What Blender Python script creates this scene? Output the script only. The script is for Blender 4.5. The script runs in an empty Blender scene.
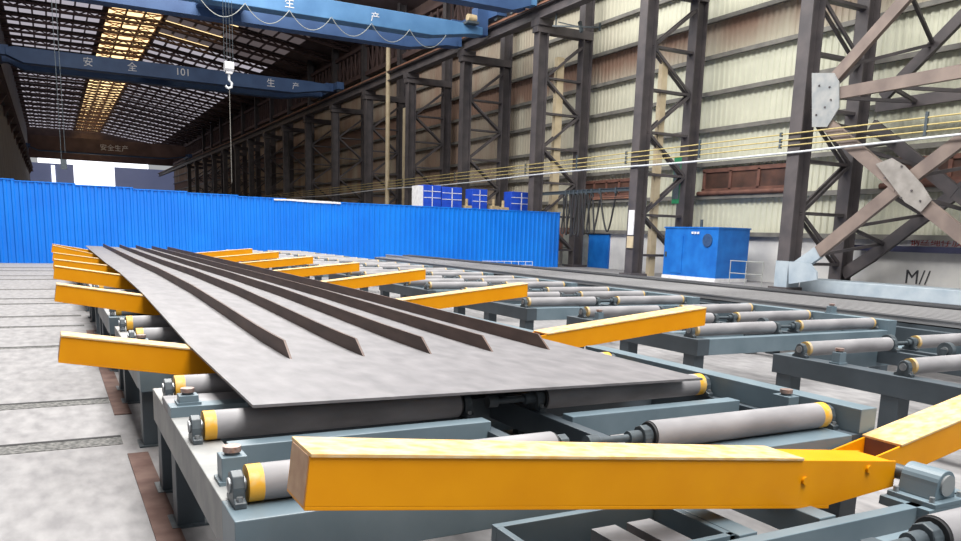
import bpy, math, random
from mathutils import Vector, Matrix
random.seed(7)
S = bpy.context.scene
COL = S.collection

# ------------------------------------------------------------------ camera
def camera():
    yaw, pitch, roll = [math.radians(a) for a in (28.42983, -10.20767, 1.6899)]
    f = Vector((math.sin(yaw)*math.cos(pitch), math.cos(yaw)*math.cos(pitch), math.sin(pitch)))
    r = Vector((math.cos(yaw), -math.sin(yaw), 0)); u = r.cross(f)
    c, s = math.cos(roll), math.sin(roll)
    r2 = c*r + s*u; u2 = -s*r + c*u
    m = Matrix((r2, u2, -f)).transposed().to_4x4()
    m.translation = Vector((0, 0, 1.6))
    cd = bpy.data.cameras.new('camera'); cd.sensor_width = 36; cd.lens = 790.474/961*36
    cd.shift_y = 106.03/961; cd.clip_end = 600; cd.clip_start = 0.05
    o = bpy.data.objects.new('camera', cd); COL.objects.link(o); o.matrix_world = m
    S.camera = o
camera()
# ------------------------------------------------------------------ world, lights, exposure
W = bpy.data.worlds.new('world'); S.world = W; W.use_nodes = True
bg = W.node_tree.nodes['Background']; bg.inputs[0].default_value = (0.93, 0.96, 1.0, 1); bg.inputs[1].default_value = 0.48
def area(name, loc, rot, sx, sy, power, color):
    l = bpy.data.lights.new(name, 'AREA'); l.shape = 'RECTANGLE'; l.size = sx; l.size_y = sy
    l.energy = power; l.color = color
    o = bpy.data.objects.new(name, l); COL.objects.link(o); o.location = loc; o.rotation_euler = rot
    return o
area('roof_daylight', (5, 12, 21), (0, 0, 0), 10, 60, 34000, (1.0, 0.97, 0.93))
area('wall_fill_right', (16.5, 24, 20.6), (0, math.radians(-58), 0), 5, 76, 8500, (1.0, 0.98, 0.93))  # added fill aimed at the right wall to brighten it; no rooflight there
S.view_settings.view_transform = 'Standard'; S.view_settings.look = 'None'
S.view_settings.gamma = 1; S.view_settings.exposure = -0.27; S.view_settings.use_curve_mapping = False

# ------------------------------------------------------------------ materials
def srgb(r, g, b):
    def c(v):
        v /= 255
        return v/12.92 if v <= .04045 else ((v+.055)/1.055)**2.4
    return (c(r), c(g), c(b), 1)
def mat(name, c1, c2=None, rough=.6, metal=0, scale=6, detail=5, lo=.35, hi=.7, bump=0, stretch=(1, 1, 1), emit=None, es=0, spec=.5):
    m = bpy.data.materials.new(name); m.use_nodes = True
    nt = m.node_tree; b = nt.nodes['Principled BSDF']
    b.inputs['Roughness'].default_value = rough; b.inputs['Metallic'].default_value = metal
    b.inputs['Specular IOR Level'].default_value = spec
    b.inputs['Base Color'].default_value = c1
    if c2 or bump:
        tc = nt.nodes.new('ShaderNodeTexCoord'); mp = nt.nodes.new('ShaderNodeMapping'); mp.inputs['Scale'].default_value = stretch
        nz = nt.nodes.new('ShaderNodeTexNoise'); nz.inputs['Scale'].default_value = scale; nz.inputs['Detail'].default_value = detail
        nt.links.new(tc.outputs['Object'], mp.inputs['Vector']); nt.links.new(mp.outputs['Vector'], nz.inputs['Vector'])
        if c2:
            cr = nt.nodes.new('ShaderNodeValToRGB'); e = cr.color_ramp.elements
            e[0].position = lo; e[1].position = hi; e[0].color = c1; e[1].color = c2
            nt.links.new(nz.outputs['Fac'], cr.inputs['Fac']); nt.links.new(cr.outputs['Color'], b.inputs['Base Color'])
        if bump:
            bp = nt.nodes.new('ShaderNodeBump'); bp.inputs['Strength'].default_value = bump; bp.inputs['Distance'].default_value = .01
            nt.links.new(nz.outputs['Fac'], bp.inputs['Height']); nt.links.new(bp.outputs['Normal'], b.inputs['Normal'])
    if emit:
        b.inputs['Emission Color'].default_value = emit; b.inputs['Emission Strength'].default_value = es
    return m
M = {}
M['floor'] = mat('concrete', srgb(116, 115, 117), srgb(142, 141, 142), .85, scale=6, detail=12, lo=.3, hi=.68, bump=.2, stretch=(1.6, .7, 1))
M['groove'] = mat('groove_concrete', srgb(70, 70, 70), srgb(116, 116, 114), .9, scale=30, lo=.4, hi=.62)
M['dark'] = mat('groove_dark', srgb(34, 34, 36), srgb(52, 52, 54), .9, scale=10)
M['brown_strip'] = mat('brown_strip', srgb(80, 56, 50), srgb(112, 90, 82), .85, scale=5, lo=.35, hi=.75)  # flat brown strips on the floor along the left table
M['frame'] = mat('frame_paint', srgb(92, 109, 119), srgb(110, 126, 135), .42, scale=3, lo=.3, hi=.75)
M['frame_grey'] = mat('frame_grey_paint', srgb(128, 130, 130), srgb(156, 156, 154), .6, scale=5, detail=8, lo=.35, hi=.7)  # lighter grey for the left table's outer side beam
M['frame_shaded'] = mat('frame_shaded_paint', srgb(58, 67, 74), srgb(70, 80, 88), .5, scale=3)  # darker copy of frame paint; shade on left and low faces put in
M['yellow_lit_top'] = mat('yellow_lit_dusty', srgb(206, 158, 84), srgb(208, 184, 144), .5, scale=22, detail=10, lo=.3, hi=.62, bump=.05, stretch=(.7, 1, 1), spec=.3)  # pale cream paints in bright overhead light on arm tops, plus mottled dust
M['yellow'] = mat('yellow_paint', srgb(212, 138, 0), srgb(222, 150, 6), .42, scale=4, lo=.3, hi=.8, bump=.03, spec=.25)
M['bare'] = mat('bare_steel_end', srgb(176, 140, 112), srgb(196, 164, 132), .6, scale=14)
M['roller'] = mat('roller_rubber', srgb(112, 111, 114), srgb(142, 141, 144), .6, scale=7, detail=8, lo=.35, hi=.7, stretch=(.4, 1, 1))
M['band'] = mat('roller_yellow', srgb(220, 165, 50), srgb(200, 180, 130), .55, scale=22, lo=.5, hi=.75)
M['iron'] = mat('cast_iron', srgb(58, 66, 72), srgb(78, 88, 94), .45, scale=20)
M['shaft'] = mat('shaft_steel', srgb(130, 134, 138), srgb(165, 168, 170), .35, .6, scale=20)
M['black'] = mat('black_rubber', srgb(30, 31, 34), srgb(44, 45, 48), .6, scale=20)
M['plate'] = mat('mill_plate', srgb(100, 99, 102), srgb(122, 120, 123), .5, .1, scale=5, detail=12, lo=.3, hi=.7, stretch=(1.8, .8, 1))
M['stiff'] = mat('stiffener_scale', srgb(70, 52, 45), srgb(98, 76, 66), .55, .1, scale=5, lo=.3, hi=.75, stretch=(1, .5, 2))
M['copper'] = mat('worn_disc', srgb(140, 112, 104), srgb(172, 156, 150), .4, .5, scale=40)
M['blue'] = mat('hoarding_blue', srgb(0, 110, 214), srgb(4, 122, 224), .4, scale=.6)
M['cabin'] = mat('cabin_blue', srgb(8, 92, 176), srgb(24, 112, 196), .5, scale=2, lo=.35, hi=.7)
M['cabin_dark'] = mat('cabin_vent', srgb(30, 60, 100), srgb(50, 80, 120), .6, scale=8)
M['royal'] = mat('cabinet_blue', srgb(18, 62, 176), srgb(30, 80, 200), .5, scale=3)
M['white'] = mat('white_paint', srgb(225, 225, 228), srgb(205, 205, 208), .6, scale=6)
M['beige'] = mat('beige_machine', srgb(186, 168, 132), srgb(150, 132, 104), .7, scale=5)
M['steel'] = mat('column_steel', srgb(64, 61, 64), srgb(86, 80, 81), .6, scale=1.4, detail=7, lo=.35, hi=.7)
M['steel2'] = mat('brace_steel', srgb(104, 92, 87), srgb(130, 116, 108), .6, scale=1.4, detail=7, lo=.35, hi=.7)
M['rustbeam'] = mat('rail_rust', srgb(140, 98, 76), srgb(96, 74, 66), .7, scale=1.5)
M['gusset'] = mat('gusset_grey', srgb(128, 133, 136), srgb(152, 153, 152), .6, scale=3, lo=.35, hi=.7)
M['gusset2'] = mat('gusset_brown_grey', srgb(122, 118, 114), srgb(146, 142, 138), .6, scale=3, lo=.35, hi=.7)
M['plinth'] = mat('plinth_paint', srgb(142, 156, 168), srgb(166, 177, 185), .6, scale=2.2, lo=.3, hi=.7)
M['dado'] = mat('dado_plaster', srgb(182, 182, 184), srgb(214, 213, 210), .9, scale=.8, detail=9, lo=.3, hi=.65)
M['girt'] = mat('girt_steel', srgb(100, 98, 94), srgb(122, 120, 114), .6, scale=2)
M['ochre'] = mat('busbar_ochre', srgb(168, 152, 96), srgb(188, 172, 116), .6, scale=3)
M['pale'] = mat('pale_pipe', srgb(204, 208, 212), srgb(188, 192, 196), .5, scale=3)
M['cream'] = mat('cream_post', srgb(192, 178, 150), srgb(172, 156, 128), .7, scale=2)
M['crane'] = mat('crane_blue', srgb(70, 114, 158), srgb(88, 134, 178), .5, scale=.9, lo=.3, hi=.7)
M['crane2'] = mat('crane_dark_blue', srgb(46, 74, 116), srgb(58, 88, 130), .55, scale=.9)
M['roofdark'] = mat('roof_steel', srgb(82, 66, 66), srgb(100, 80, 76), .8, scale=.7)
M['roofsheet'] = mat('roof_sheet', srgb(96, 84, 86), srgb(122, 108, 112), .8, scale=.5)
M['wallup'] = mat('upper_wall', srgb(86, 70, 68), srgb(112, 92, 86), .85, scale=.5)  # dark brown stands in for roof shade missing over the upper wall
M['walldark'] = mat('left_wall', srgb(80, 80, 84), srgb(104, 102, 104), .85, scale=.6)
M['winframe'] = mat('window_rust', srgb(88, 58, 50), srgb(112, 76, 64), .8, scale=3)
M['winglass'] = mat('window_dusty', srgb(58, 46, 42), srgb(98, 70, 60), .35, scale=1.2)
M['green'] = mat('green_paint', srgb(20, 110, 70), srgb(36, 128, 84), .6, scale=3)
M['red'] = mat('red_lettering', srgb(170, 52, 50), srgb(150, 60, 56), .7, scale=6)
M['brownbox'] = mat('brown_box', srgb(130, 86, 78), srgb(150, 120, 112), .8, scale=6)
M['grey'] = mat('panel_grey', srgb(140, 144, 140), srgb(160, 162, 158), .6, scale=3)
M['navy'] = mat('navy_rail', srgb(44, 46, 72), srgb(56, 58, 84), .5, scale=3)
M['ink'] = mat('black_marker', srgb(52, 52, 56), srgb(70, 70, 74), .8, scale=6)
M['bars'] = mat('bar_steel', srgb(140, 140, 142), srgb(176, 176, 178), .45, .2, scale=3, lo=.3, hi=.7, stretch=(1, .15, 1))
M['barsdark'] = mat('bar_steel_dark', srgb(78, 80, 84), srgb(100, 102, 106), .5, .2, scale=3, stretch=(1, .15, 1))
M['skywarm'] = mat('skylight_warm', srgb(230, 180, 110), None, .6, emit=(1.0, .74, .38, 1), es=2.4)
M['skycool'] = mat('skylight_cool', srgb(190, 180, 195), None, .6, emit=(.80, .76, .86, 1), es=.62)
M['skydim'] = mat('skylight_dim', srgb(140, 125, 130), None, .6, emit=(.62, .52, .54, 1), es=.16)
M['farlit'] = mat('far_daylight', srgb(240, 240, 250), None, .6, emit=(.93, .95, 1, 1), es=2.2)
M['farhaze'] = mat('far_panel_haze', srgb(130, 140, 175), srgb(150, 160, 190), .7, scale=.2, emit=(.35, .42, .75, 1), es=.22)  # blue emission stands in for haze and glow; the wall is no lamp
M['band2'] = mat('roller_ring', srgb(190, 156, 92), srgb(176, 164, 144), .6, scale=24, lo=.4, hi=.65)

def wall_material():
    m = bpy.data.materials.new('cladding_cream'); m.use_nodes = True; nt = m.node_tree; b = nt.nodes['Principled BSDF']
    b.inputs['Roughness'].default_value = .65
    L = nt.links.new; N = nt.nodes.new
    tc = N('ShaderNodeTexCoord'); sp = N('ShaderNodeSeparateXYZ'); L(tc.outputs['Object'], sp.inputs[0])
    nz = N('ShaderNodeTexNoise'); nz.inputs['Scale'].default_value = .35; nz.inputs['Detail'].default_value = 6
    mp = N('ShaderNodeMapping'); mp.inputs['Scale'].default_value = (1, 1.6, .35); L(tc.outputs['Object'], mp.inputs[0]); L(mp.outputs[0], nz.inputs['Vector'])
    def ramp(pts):
        r = N('ShaderNodeValToRGB'); e = r.color_ramp.elements
        while len(e) < len(pts): e.new(.5)
        for x, (p, c) in zip(e, pts): x.position = p; x.color = (c, c, c, 1)
        return r
    # rust wash running down from the sheet joint at 11 m, blotchy
    z = N('ShaderNodeMath'); z.operation = 'DIVIDE'; L(sp.outputs['Z'], z.inputs[0]); z.inputs[1].default_value = 16
    rz = ramp([(0, .10), (.42, .05), (.585, .02), (.595, .45), (.66, 1), (.682, .95), (.69, .12), (.8, .05)]); L(z.outputs[0], rz.inputs[0])
    y = N('ShaderNodeMapRange'); L(sp.outputs['Y'], y.inputs[0]); y.inputs[1].default_value = 30; y.inputs[2].default_value = 52
    rn = ramp([(.3, .6), (.6, 1)]); L(nz.outputs['Fac'], rn.inputs[0])
    a = N('ShaderNodeMath'); a.operation = 'MULTIPLY_ADD'; L(y.outputs[0], a.inputs[0]); a.inputs[1].default_value = .85; L(rz.outputs[0], a.inputs[2])
    f = N('ShaderNodeMath'); f.operation = 'MULTIPLY'; f.use_clamp = True; L(a.outputs[0], f.inputs[0]); L(rn.outputs[0], f.inputs[1])
    n2 = N('ShaderNodeTexNoise'); n2.inputs['Scale'].default_value = 1.2; L(tc.outputs['Object'], n2.inputs['Vector'])
    base = N('ShaderNodeMix'); base.data_type = 'RGBA'; L(n2.outputs['Fac'], base.inputs[0]); base.inputs[6].default_value = srgb(184, 186, 168); base.inputs[7].default_value = srgb(206, 207, 188)
    mx = N('ShaderNodeMix'); mx.data_type = 'RGBA'; L(f.outputs[0], mx.inputs[0]); L(base.outputs[2], mx.inputs[6]); mx.inputs[7].default_value = srgb(138, 110, 94)
    L(mx.outputs[2], b.inputs['Base Color'])
    return m
M['wall'] = wall_material()

# ------------------------------------------------------------------ mesh builder
class MB:
    def __init__(s): s.v = []; s.f = []
    def add(s, vs, fs):
        o = len(s.v); s.v += [tuple(v) for v in vs]; s.f += [tuple(i+o for i in f) for f in fs]; return s
    def box(s, x0, x1, y0, y1, z0, z1):
        return s.add([(x0,y0,z0),(x1,y0,z0),(x1,y1,z0),(x0,y1,z0),(x0,y0,z1),(x1,y0,z1),(x1,y1,z1),(x0,y1,z1)],
                     [(0,3,2,1),(4,5,6,7),(0,1,5,4),(1,2,6,5),(2,3,7,6),(3,0,4,7)])
    def bar(s, p0, p1, w, h, side=None):
        p0, p1 = Vector(p0), Vector(p1); d = (p1-p0).normalized()
        if side is None:
            side = d.cross(Vector((0,0,1)))
            if side.length < 1e-4: side = Vector((1,0,0))
        side = Vector(side); side = (side - d*side.dot(d)).normalized(); up = side.cross(d).normalized()
        vs = []
        for p in (p0, p1):
            for a, b in ((-1,-1),(1,-1),(1,1),(-1,1)): vs.append(p + side*a*w/2 + up*b*h/2)
        return s.add(vs, [(0,1,2,3),(7,6,5,4),(0,4,5,1),(1,5,6,2),(2,6,7,3),(3,7,4,0)])
    def ibar(s, p0, p1, w, h, t=.03, side=None):
        p0, p1 = Vector(p0), Vector(p1); d = (p1-p0).normalized()
        if side is None:
            side = d.cross(Vector((0,0,1)))
            if side.length < 1e-4: side = Vector((0,1,0))
        side = Vector(side).normalized(); up = side.cross(d).normalized()
        s.bar(p0+up*(h/2-t/2), p1+up*(h/2-t/2), w, t, side); s.bar(p0-up*(h/2-t/2), p1-up*(h/2-t/2), w, t, side)
        return s.bar(p0, p1, t, h-2*t, side)
    def cyl(s, p0, p1, r, n=16, r1=None):
        p0, p1 = Vector(p0), Vector(p1); d = (p1-p0).normalized(); r1 = r if r1 is None else r1
        a = d.cross(Vector((0,0,1)));
        if a.length < 1e-3: a = Vector((1,0,0))
        a.normalize(); b = d.cross(a)
        vs = []
        for p, q in ((p0, r), (p1, r1)):
            for i in range(n):
                t = 2*math.pi*i/n; vs.append(p + (a*math.cos(t)+b*math.sin(t))*q)
        fs = [(i, (i+1)%n, n+(i+1)%n, n+i) for i in range(n)] + [tuple(range(n))[::-1], tuple(range(n, 2*n))]
        return s.add(vs, fs)
    def tube(s, pts, r, n=8):
        pts = [Vector(p) for p in pts]; vs = []; fs = []
        for k, p in enumerate(pts):
            d = (pts[min(k+1, len(pts)-1)] - pts[max(k-1, 0)]).normalized()
            a = d.cross(Vector((.13,.97,.2))).normalized(); b = d.cross(a)
            for i in range(n):
                t = 2*math.pi*i/n; vs.append(p + (a*math.cos(t)+b*math.sin(t))*r)
        for k in range(len(pts)-1):
            for i in range(n): fs.append((k*n+i, k*n+(i+1)%n, (k+1)*n+(i+1)%n, (k+1)*n+i))
        fs += [tuple(range(n))[::-1], tuple(range((len(pts)-1)*n, len(pts)*n))]
        return s.add(vs, fs)
    def prism(s, poly, axis, a0, a1):
        # poly: 2-D points in the plane of the other two axes (xy order kept), extruded along axis
        def P(u, w, a): return {'x': (a,u,w), 'y': (u,a,w), 'z': (u,w,a)}[axis]
        n = len(poly)
        vs = [P(u,w,a0) for u,w in poly] + [P(u,w,a1) for u,w in poly]
        return s.add(vs, [tuple(range(n))[::-1], tuple(range(n,2*n))] + [(i,(i+1)%n,n+(i+1)%n,n+i) for i in range(n)])
    def build(s, name, m, parent=None, smooth=False, bevel=0, fix=True):
        me = bpy.data.meshes.new(name); me.from_pydata(s.v, [], s.f); me.update()
        if fix:
            import bmesh
            b = bmesh.new(); b.from_mesh(me); bmesh.ops.recalc_face_normals(b, faces=b.faces); b.to_mesh(me); b.free()
        me.materials.append(m if not isinstance(m, str) else M[m])
        if smooth:
            import bmesh
            b = bmesh.new(); b.from_mesh(me)
            for f in b.faces: f.smooth = len(f.verts) == 4
            for e in b.edges:
                if len(e.link_faces) == 2 and e.calc_face_angle(0) > .9: e.smooth = False
            b.to_mesh(me); b.free()
        o = bpy.data.objects.new(name, me); COL.objects.link(o)
        if parent: o.parent = parent
        if bevel:
            k = o.modifiers.new('bevel', 'BEVEL'); k.width = bevel; k.segments = 2; k.limit_method = 'ANGLE'
        return o
def tag(o, label=None, cat=None, group=None, kind=None):
    if label: o['label'] = label
    if cat: o['category'] = cat
    if group: o['group'] = group
    if kind: o['kind'] = kind
    return o
def thing(name, label, cat, loc=(0,0,0), group=None):
    o = bpy.data.objects.new(name, None); COL.objects.link(o); o.location = loc; o.empty_display_size = .2
    return tag(o, label, cat, group)
KIDS = {}
def copy_tree(o, parent=None):
    c = o.copy(); COL.objects.link(c)
    if parent: c.parent = parent
    for ch in list(o.children): copy_tree(ch, c)
    return c
def struct(name, mb, m, **k): return tag(mb.build(name, m, **k), kind='structure')
ORD = ['first','second','third','fourth','fifth','sixth','seventh','eighth','ninth','tenth','eleventh','twelfth','thirteenth','fourteenth','fifteenth','sixteenth','seventeenth','eighteenth','nineteenth','twentieth','twenty-first','twenty-second','twenty-third','twenty-fourth','twenty-fifth','twenty-sixth']

# ------------------------------------------------------------------ setting
struct('floor', MB().box(-3.2, 26, -14, 200, -.2, 0), 'floor')
gi = 0
for y, w in ((6.2,.22),(7.72,.2),(11.5,.1),(13.8,.1),(15.3,.12),(17.7,.12),(18.9,.1),(21.5,.14),(25.2,.16),(26.9,.16),(29.6,.2),(31.6,.2)):
    gi += 1
    struct('trim_%d' % gi, MB().box(-3.1, .38, y, y+w, -.01, .004), 'groove')
    gi += 1
    struct('trim_%d' % gi, MB().box(-3.1, .38, y+w, y+w+.05, -.01, .006), 'dark')
for y0, y1 in ((-2, 5.9), (7.2, 9.75), (10.4, 13.2)):
    gi += 1
    struct('trim_%d' % gi, MB().box(.385, .52, y0, y1, -.01, .008), 'brown_strip')

def corrugated(y0, y1, z0, z1, x, period, depth, axis='x'):
    mb = MB(); vs = []; t = y0; prof = []
    while t < y1:
        prof += [(t, 0), (t+period*.35, 0), (t+period*.5, depth), (t+period*.85, depth)]; t += period
    for a, d in prof:
        for z in (z0, z1): vs.append((x-d, a, z) if axis == 'x' else (a, x-d, z))
    n = len(prof); fs = [(2*i, 2*i+2, 2*i+3, 2*i+1) for i in range(n-1)]
    o = len(vs)
    for a, d in prof:
        for z in (z0, z1): vs.append((x+.03, a, z) if axis == 'x' else (a, x+.03, z))
    fs += [(o+2*i, o+2*i+1, o+2*i+3, o+2*i+2) for i in range(n-1)]
    fs += [(2*i+1, 2*i+3, o+2*i+3, o+2*i+1) for i in range(n-1)] + [(2*i, o+2*i, o+2*i+2, 2*i+2) for i in range(n-1)]
    return mb.add(vs, fs)
WX = 26.0
struct('wall_right', corrugated(2, 200, 1.85, 15.2, WX, .30, .045), 'wall', fix=True)
struct('wall_right_lower', MB().box(25.9, 26.3, 2, 200, 0, 1.87), 'dado')
struct('wall_right_upper', MB().box(26, 26.2, 2, 200, 15.2, 19.2), 'wallup')
gt = 100
for z in (1.92, 3.5, 4.92, 6.38, 7.92, 9.44, 10.97, 12.5, 13.9, 15.1):
    gt += 1
    if z == 3.5:
        struct('trim_%d' % gt, MB().box(25.72, 25.96, 2, 200, z-.09, z+.09), 'girt')
    else:
        struct('trim_%d' % gt, MB().box(25.74, 25.96, 2, 200, z-.06, z+.03).box(25.70, 25.76, 2, 200, z-.09, z+.08), 'girt')
# rusty window openings in the cladding
def window(n, y0, y1, z0, z1, posts):
    w = struct('window_%d' % n, MB().box(25.86, 25.93, y0, y1, z0, z1), 'winglass')
    f = MB().box(25.80, 25.92, y0-.1, y1+.1, z0-.1, z0+.05).box(25.80, 25.92, y0-.1, y1+.1, z1-.06, z1+.1)
    for i in range(posts+1):
        y = y0 + (y1-y0)*i/posts; f.box(25.80, 25.92, y-.07, y+.07, z0, z1)
    f.build('window_frame', 'winframe', w)
    MB().cyl((25.70, y0-.2, z0-.16), (25.70, y1+.2, z0-.16), .1, 10).build('window_sill', 'winframe', w, smooth=True)
window(1, 22.6, 27.3, 3.82, 4.62, 3)
window(2, 32.3, 36.6, 3.82, 4.5, 4)
window(3, 14.0, 18.3, 3.82, 4.5, 4)
struct('wall_left', MB().box(-3.5, -3.2, -14, 200, 0, 21.3), 'walldark')
# far gable with open doorway and lit strip
fw = MB().box(-3.2, 5.2, 200, 200.4, 0, 14).box(13.4, 26, 200, 200.4, 0, 14)
struct('wall_far', fw, 'farhaze')
struct('wall_far_upper', MB().box(-3.2, 26, 200, 200.4, 15, 23), 'roofdark')
struct('window_4', MB().box(-1.6, 20.5, 200.1, 200.3, 14, 15), 'farlit')
struct('window_5', MB().box(5.2, 13.4, 200.1, 200.3, 0, 14), 'farlit')
struct('window_6', MB().box(.9, 1.6, 199.9, 199.99, 8, 13.6), 'farlit')

# ------------------------------------------------------------------ roof over the far part of the hall
RY0, RY1 = 63, 199
def zr(x): return 21.2 if x < 10.2 else 21.2 - .155*(x-10.2)
rs = MB()
rs.box(-3.2, 5.9, RY0, RY1, 21.2, 21.3)
rs.add([(10.7,40,21.2),(26,40,18.75),(26,RY1,18.75),(10.7,RY1,21.2),(10.7,40,21.3),(26,40,18.85),(26,RY1,18.85),(10.7,RY1,21.3)],
       [(0,3,2,1),(4,5,6,7),(0,1,5,4),(1,2,6,5),(2,3,7,6),(3,0,4,7)])
struct('ceiling', rs, 'roofsheet')
struct('window_7', MB().box(5.9, 10.7, RY0, RY1, 21.4, 21.45), 'skywarm')
# skylight lattice frame
def skylattice():
    r = thing('skylight_frame', 'rust-brown lattice framing under the long orange roof skylight', 'skylight frame', (8.3, RY0, 21.2))
    e = MB()
    for x in (-2.4, -.8, .8, 2.4): e.bar((x,0,.05),(x,RY1-RY0,.05), .14, .2)
    e.build('purlin', 'rustbeam', r)
    d = MB(); y = 0; k = 0
    while y < RY1-RY0-3:
        d.bar((-2.4,y,.02),(0,y+2.8,.02), .07,.09).bar((2.4,y,.02),(0,y+2.8,.02), .07,.09)
        d.bar((-2.4,y+2.8,.02),(-.8,y,.02), .05,.07).bar((2.4,y+2.8,.02),(.8,y,.02), .05,.07)
        d.bar((-2.4,y,-.0),(2.4,y,-.0), .1,.12); y += 2.8
    d.build('lacing', 'rustbeam', r)
skylattice()
wn = 10
TY = [64.5 + 5.6*i for i in range(24)]
for i, y in enumerate(TY):
    # translucent daylight panes between trusses
    wn += 1
    p = MB()
    for k in range(7):
        x = -2.6 + 1.17*k; p.box(x, x+1.0, y+1.1, y+4.9, 21.15, 21.19)
    struct('window_%d' % wn, p, 'skycool')
    wn += 1
    p = MB()
    for k in range(9):
        x = 11.0 + 1.3*k
        za, zb = zr(x)-.03, zr(x+1.05)-.03
        p.add([(x,y+1.1,za),(x+1.05,y+1.1,zb),(x+1.05,y+4.9,zb),(x,y+4.9,za)], [(0,3,2,1)])
    struct('window_%d' % wn, p, 'skydim' if i < 5 else 'skycool', fix=False)
    if i < 5:  # glowing strips added for truss edges lit by the skylight; no openings
        wn += 1; xe = 17.5 - i*.4
        struct('window_%d' % wn, MB().add([(11,y+4.95,zr(11)-.04),(xe,y+4.95,zr(xe)-.04),(xe,y+5.2,zr(xe)-.04),(11,y+5.2,zr(11)-.04)], [(0,3,2,1)]), 'skywarm', fix=False)  # added glowing strip for a lit truss edge, not a window
def truss():
    r = thing('roof_truss', '', 'roof truss', (0, TY[0], 20), 'roof trusses of the far hall')
    def line(off): return [(-3.2, 21.0-off), (10.3, 21.0-off), (25.9, 18.6-off)]
    t = MB(); b = MB(); w = MB()
    L0, L1 = line(0), line(.42)
    for a, c in zip(L0, L0[1:]): t.bar((a[0],0,a[1]-20),(c[0],0,c[1]-20), .3,.2)
    for a, c in zip(L1, L1[1:]): b.bar((a[0],0,a[1]-20),(c[0],0,c[1]-20), .35,.2)
    n = 22
    for i in range(n):
        x = -3.1 + 29*i/n; x2 = x + 29/n/2; x3 = x + 29/n
        w.bar((x,0,zr(x)-.55-20),(x2,0,zr(x2)-.25-20), .1,.1).bar((x2,0,zr(x2)-.25-20),(x3,0,zr(x3)-.55-20), .1,.1)
    t.build('top_chord', 'roofdark', r); b.build('bottom_chord', 'roofdark', r); w.build('web', 'roofdark', r)
    return r
tr0 = truss()
for i, y in enumerate(TY):
    o = tr0 if i == 0 else copy_tree(tr0)
    o.location.y = y
    o['label'] = 'dark steel roof truss of the far hall, %s from the blue cranes' % ORD[i]

# ------------------------------------------------------------------ columns along the right wall
CY = [19.2 + 8.3*k for k in range(-1, 17)]
FX, RX = 22.3, 25.0
def column():
    r = thing('crane_column', '', 'column', (FX, CY[1], 0), 'lattice crane columns along the right wall')
    MB().ibar((0,0,0),(0,0,12.0), .5, .58, .05, side=(0,1,0)).build('front_leg', 'steel', r)
    MB().ibar((RX-FX,0,0),(RX-FX,0,19.0), .5, .58, .05, side=(0,1,0)).build('rear_leg', 'steel', r)
    MB().box(-.4, RX-FX+.3, -.26, .26, 11.6, 12.0).build('cap_beam', 'steel', r)
    MB().box(-.42, .42, -.4, .4, 11.9, 12.2).build('bearing_block', 'steel', r)
    for x in (0, RX-FX): MB().box(x-.45, x+.45, -.4, .4, 0, .12).build('base_plate', 'steel', r)
    z = .9; k = 0; a, b = .25, RX-FX-.25
    while z < 11:
        MB().bar((a,0,z),(b,0,z), .3,.1).build('tie_bar', 'steel', r)
        z2 = min(z+1.72, 11.4)
        p, q = ((a,0,z),(b,0,z2)) if k % 2 else ((b,0,z),(a,0,z2))
        MB().bar(Vector(p)+Vector((0,-.12,0)), Vector(q)+Vector((0,-.12,0)), .08,.11, side=(0,1,0)).build('diagonal_brace', 'steel', r)
        MB().bar(Vector(p)+Vector((0,.12,0)), Vector(q)+Vector((0,.12,0)), .08,.11, side=(0,1,0)).build('diagonal_brace', 'steel', r)
        z = z2; k += 1
    return r
c0 = column()
names = ['dark lattice crane column nearest the camera, past the big crossed bracing', 'dark lattice crane column with grey gusset plate, left end of crossed bracing',
  'dark lattice crane column standing just left of the blue cabin', 'dark lattice crane column rising behind the right end of blue hoarding',
  'dark lattice crane column behind the blue cabinets above the hoarding', 'dark lattice crane column just left of the blue cabinets above the hoarding',
  'dark lattice crane column beside the thin ochre pole']
for i, y in enumerate(CY):
    o = c0 if i == 0 else copy_tree(c0)
    o.location.y = y
    o['label'] = names[i] if i < len(names) else 'dark lattice crane column behind the hoarding, %s beyond the ochre pole' % ORD[i-len(names)]
# runway girder and its rail
rg = thing('runway_girder', 'rust-brown crane runway girder carried on the lattice columns', 'girder', (22.15, 5, 12.2))
MB().ibar((0,0,.3),(0,190,.3), .5, .6, .06).build('girder', 'steel', rg)
MB().box(-.3, .3, 0, 190, .6, .66).build('flange_plate', 'rustbeam', rg)
MB().box(-.07, .07, 0, 190, .66, .82).build('rail', 'rustbeam', rg)
# clerestory walkway lattice above the runway
ug = thing('clerestory_girder', 'dark lattice girder with close posts high on the right wall', 'girder', (25.2, 44, 14.9))
MB().box(-.2, .2, 0, 150, 0, .35).box(-.2, .2, 0, 150, 2.4, 2.7).build('chord', 'roofdark', ug)
u = MB(); y = .6; k = 0
while y < 148:
    u.bar((0,y,.3),(0,y,2.45), .12,.14); u.bar((0,y,.3 if k%2 else 2.4),(0,y+1.1,2.4 if k%2 else .3), .08,.1); y += 1.1; k += 1
u.build('lattice', 'roofdark', ug)
# left runway
lg = thing('runway_girder', 'dark crane runway girder along the far left wall', 'girder', (-2.75, 30, 12.0))
MB().ibar((0,0,.4),(0,169,.4), .5, .8, .06).build('girder', 'roofdark', lg)
MB().box(-.07,.07,0,169,.8,.95).build('rail', 'roofdark', lg)
for y in range(2, 168, 8): MB().prism([(-.46,-1.0),(.2,0),(-.46,0)], 'y', y, y+.5).build('wall_bracket', 'roofdark', lg)

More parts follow.
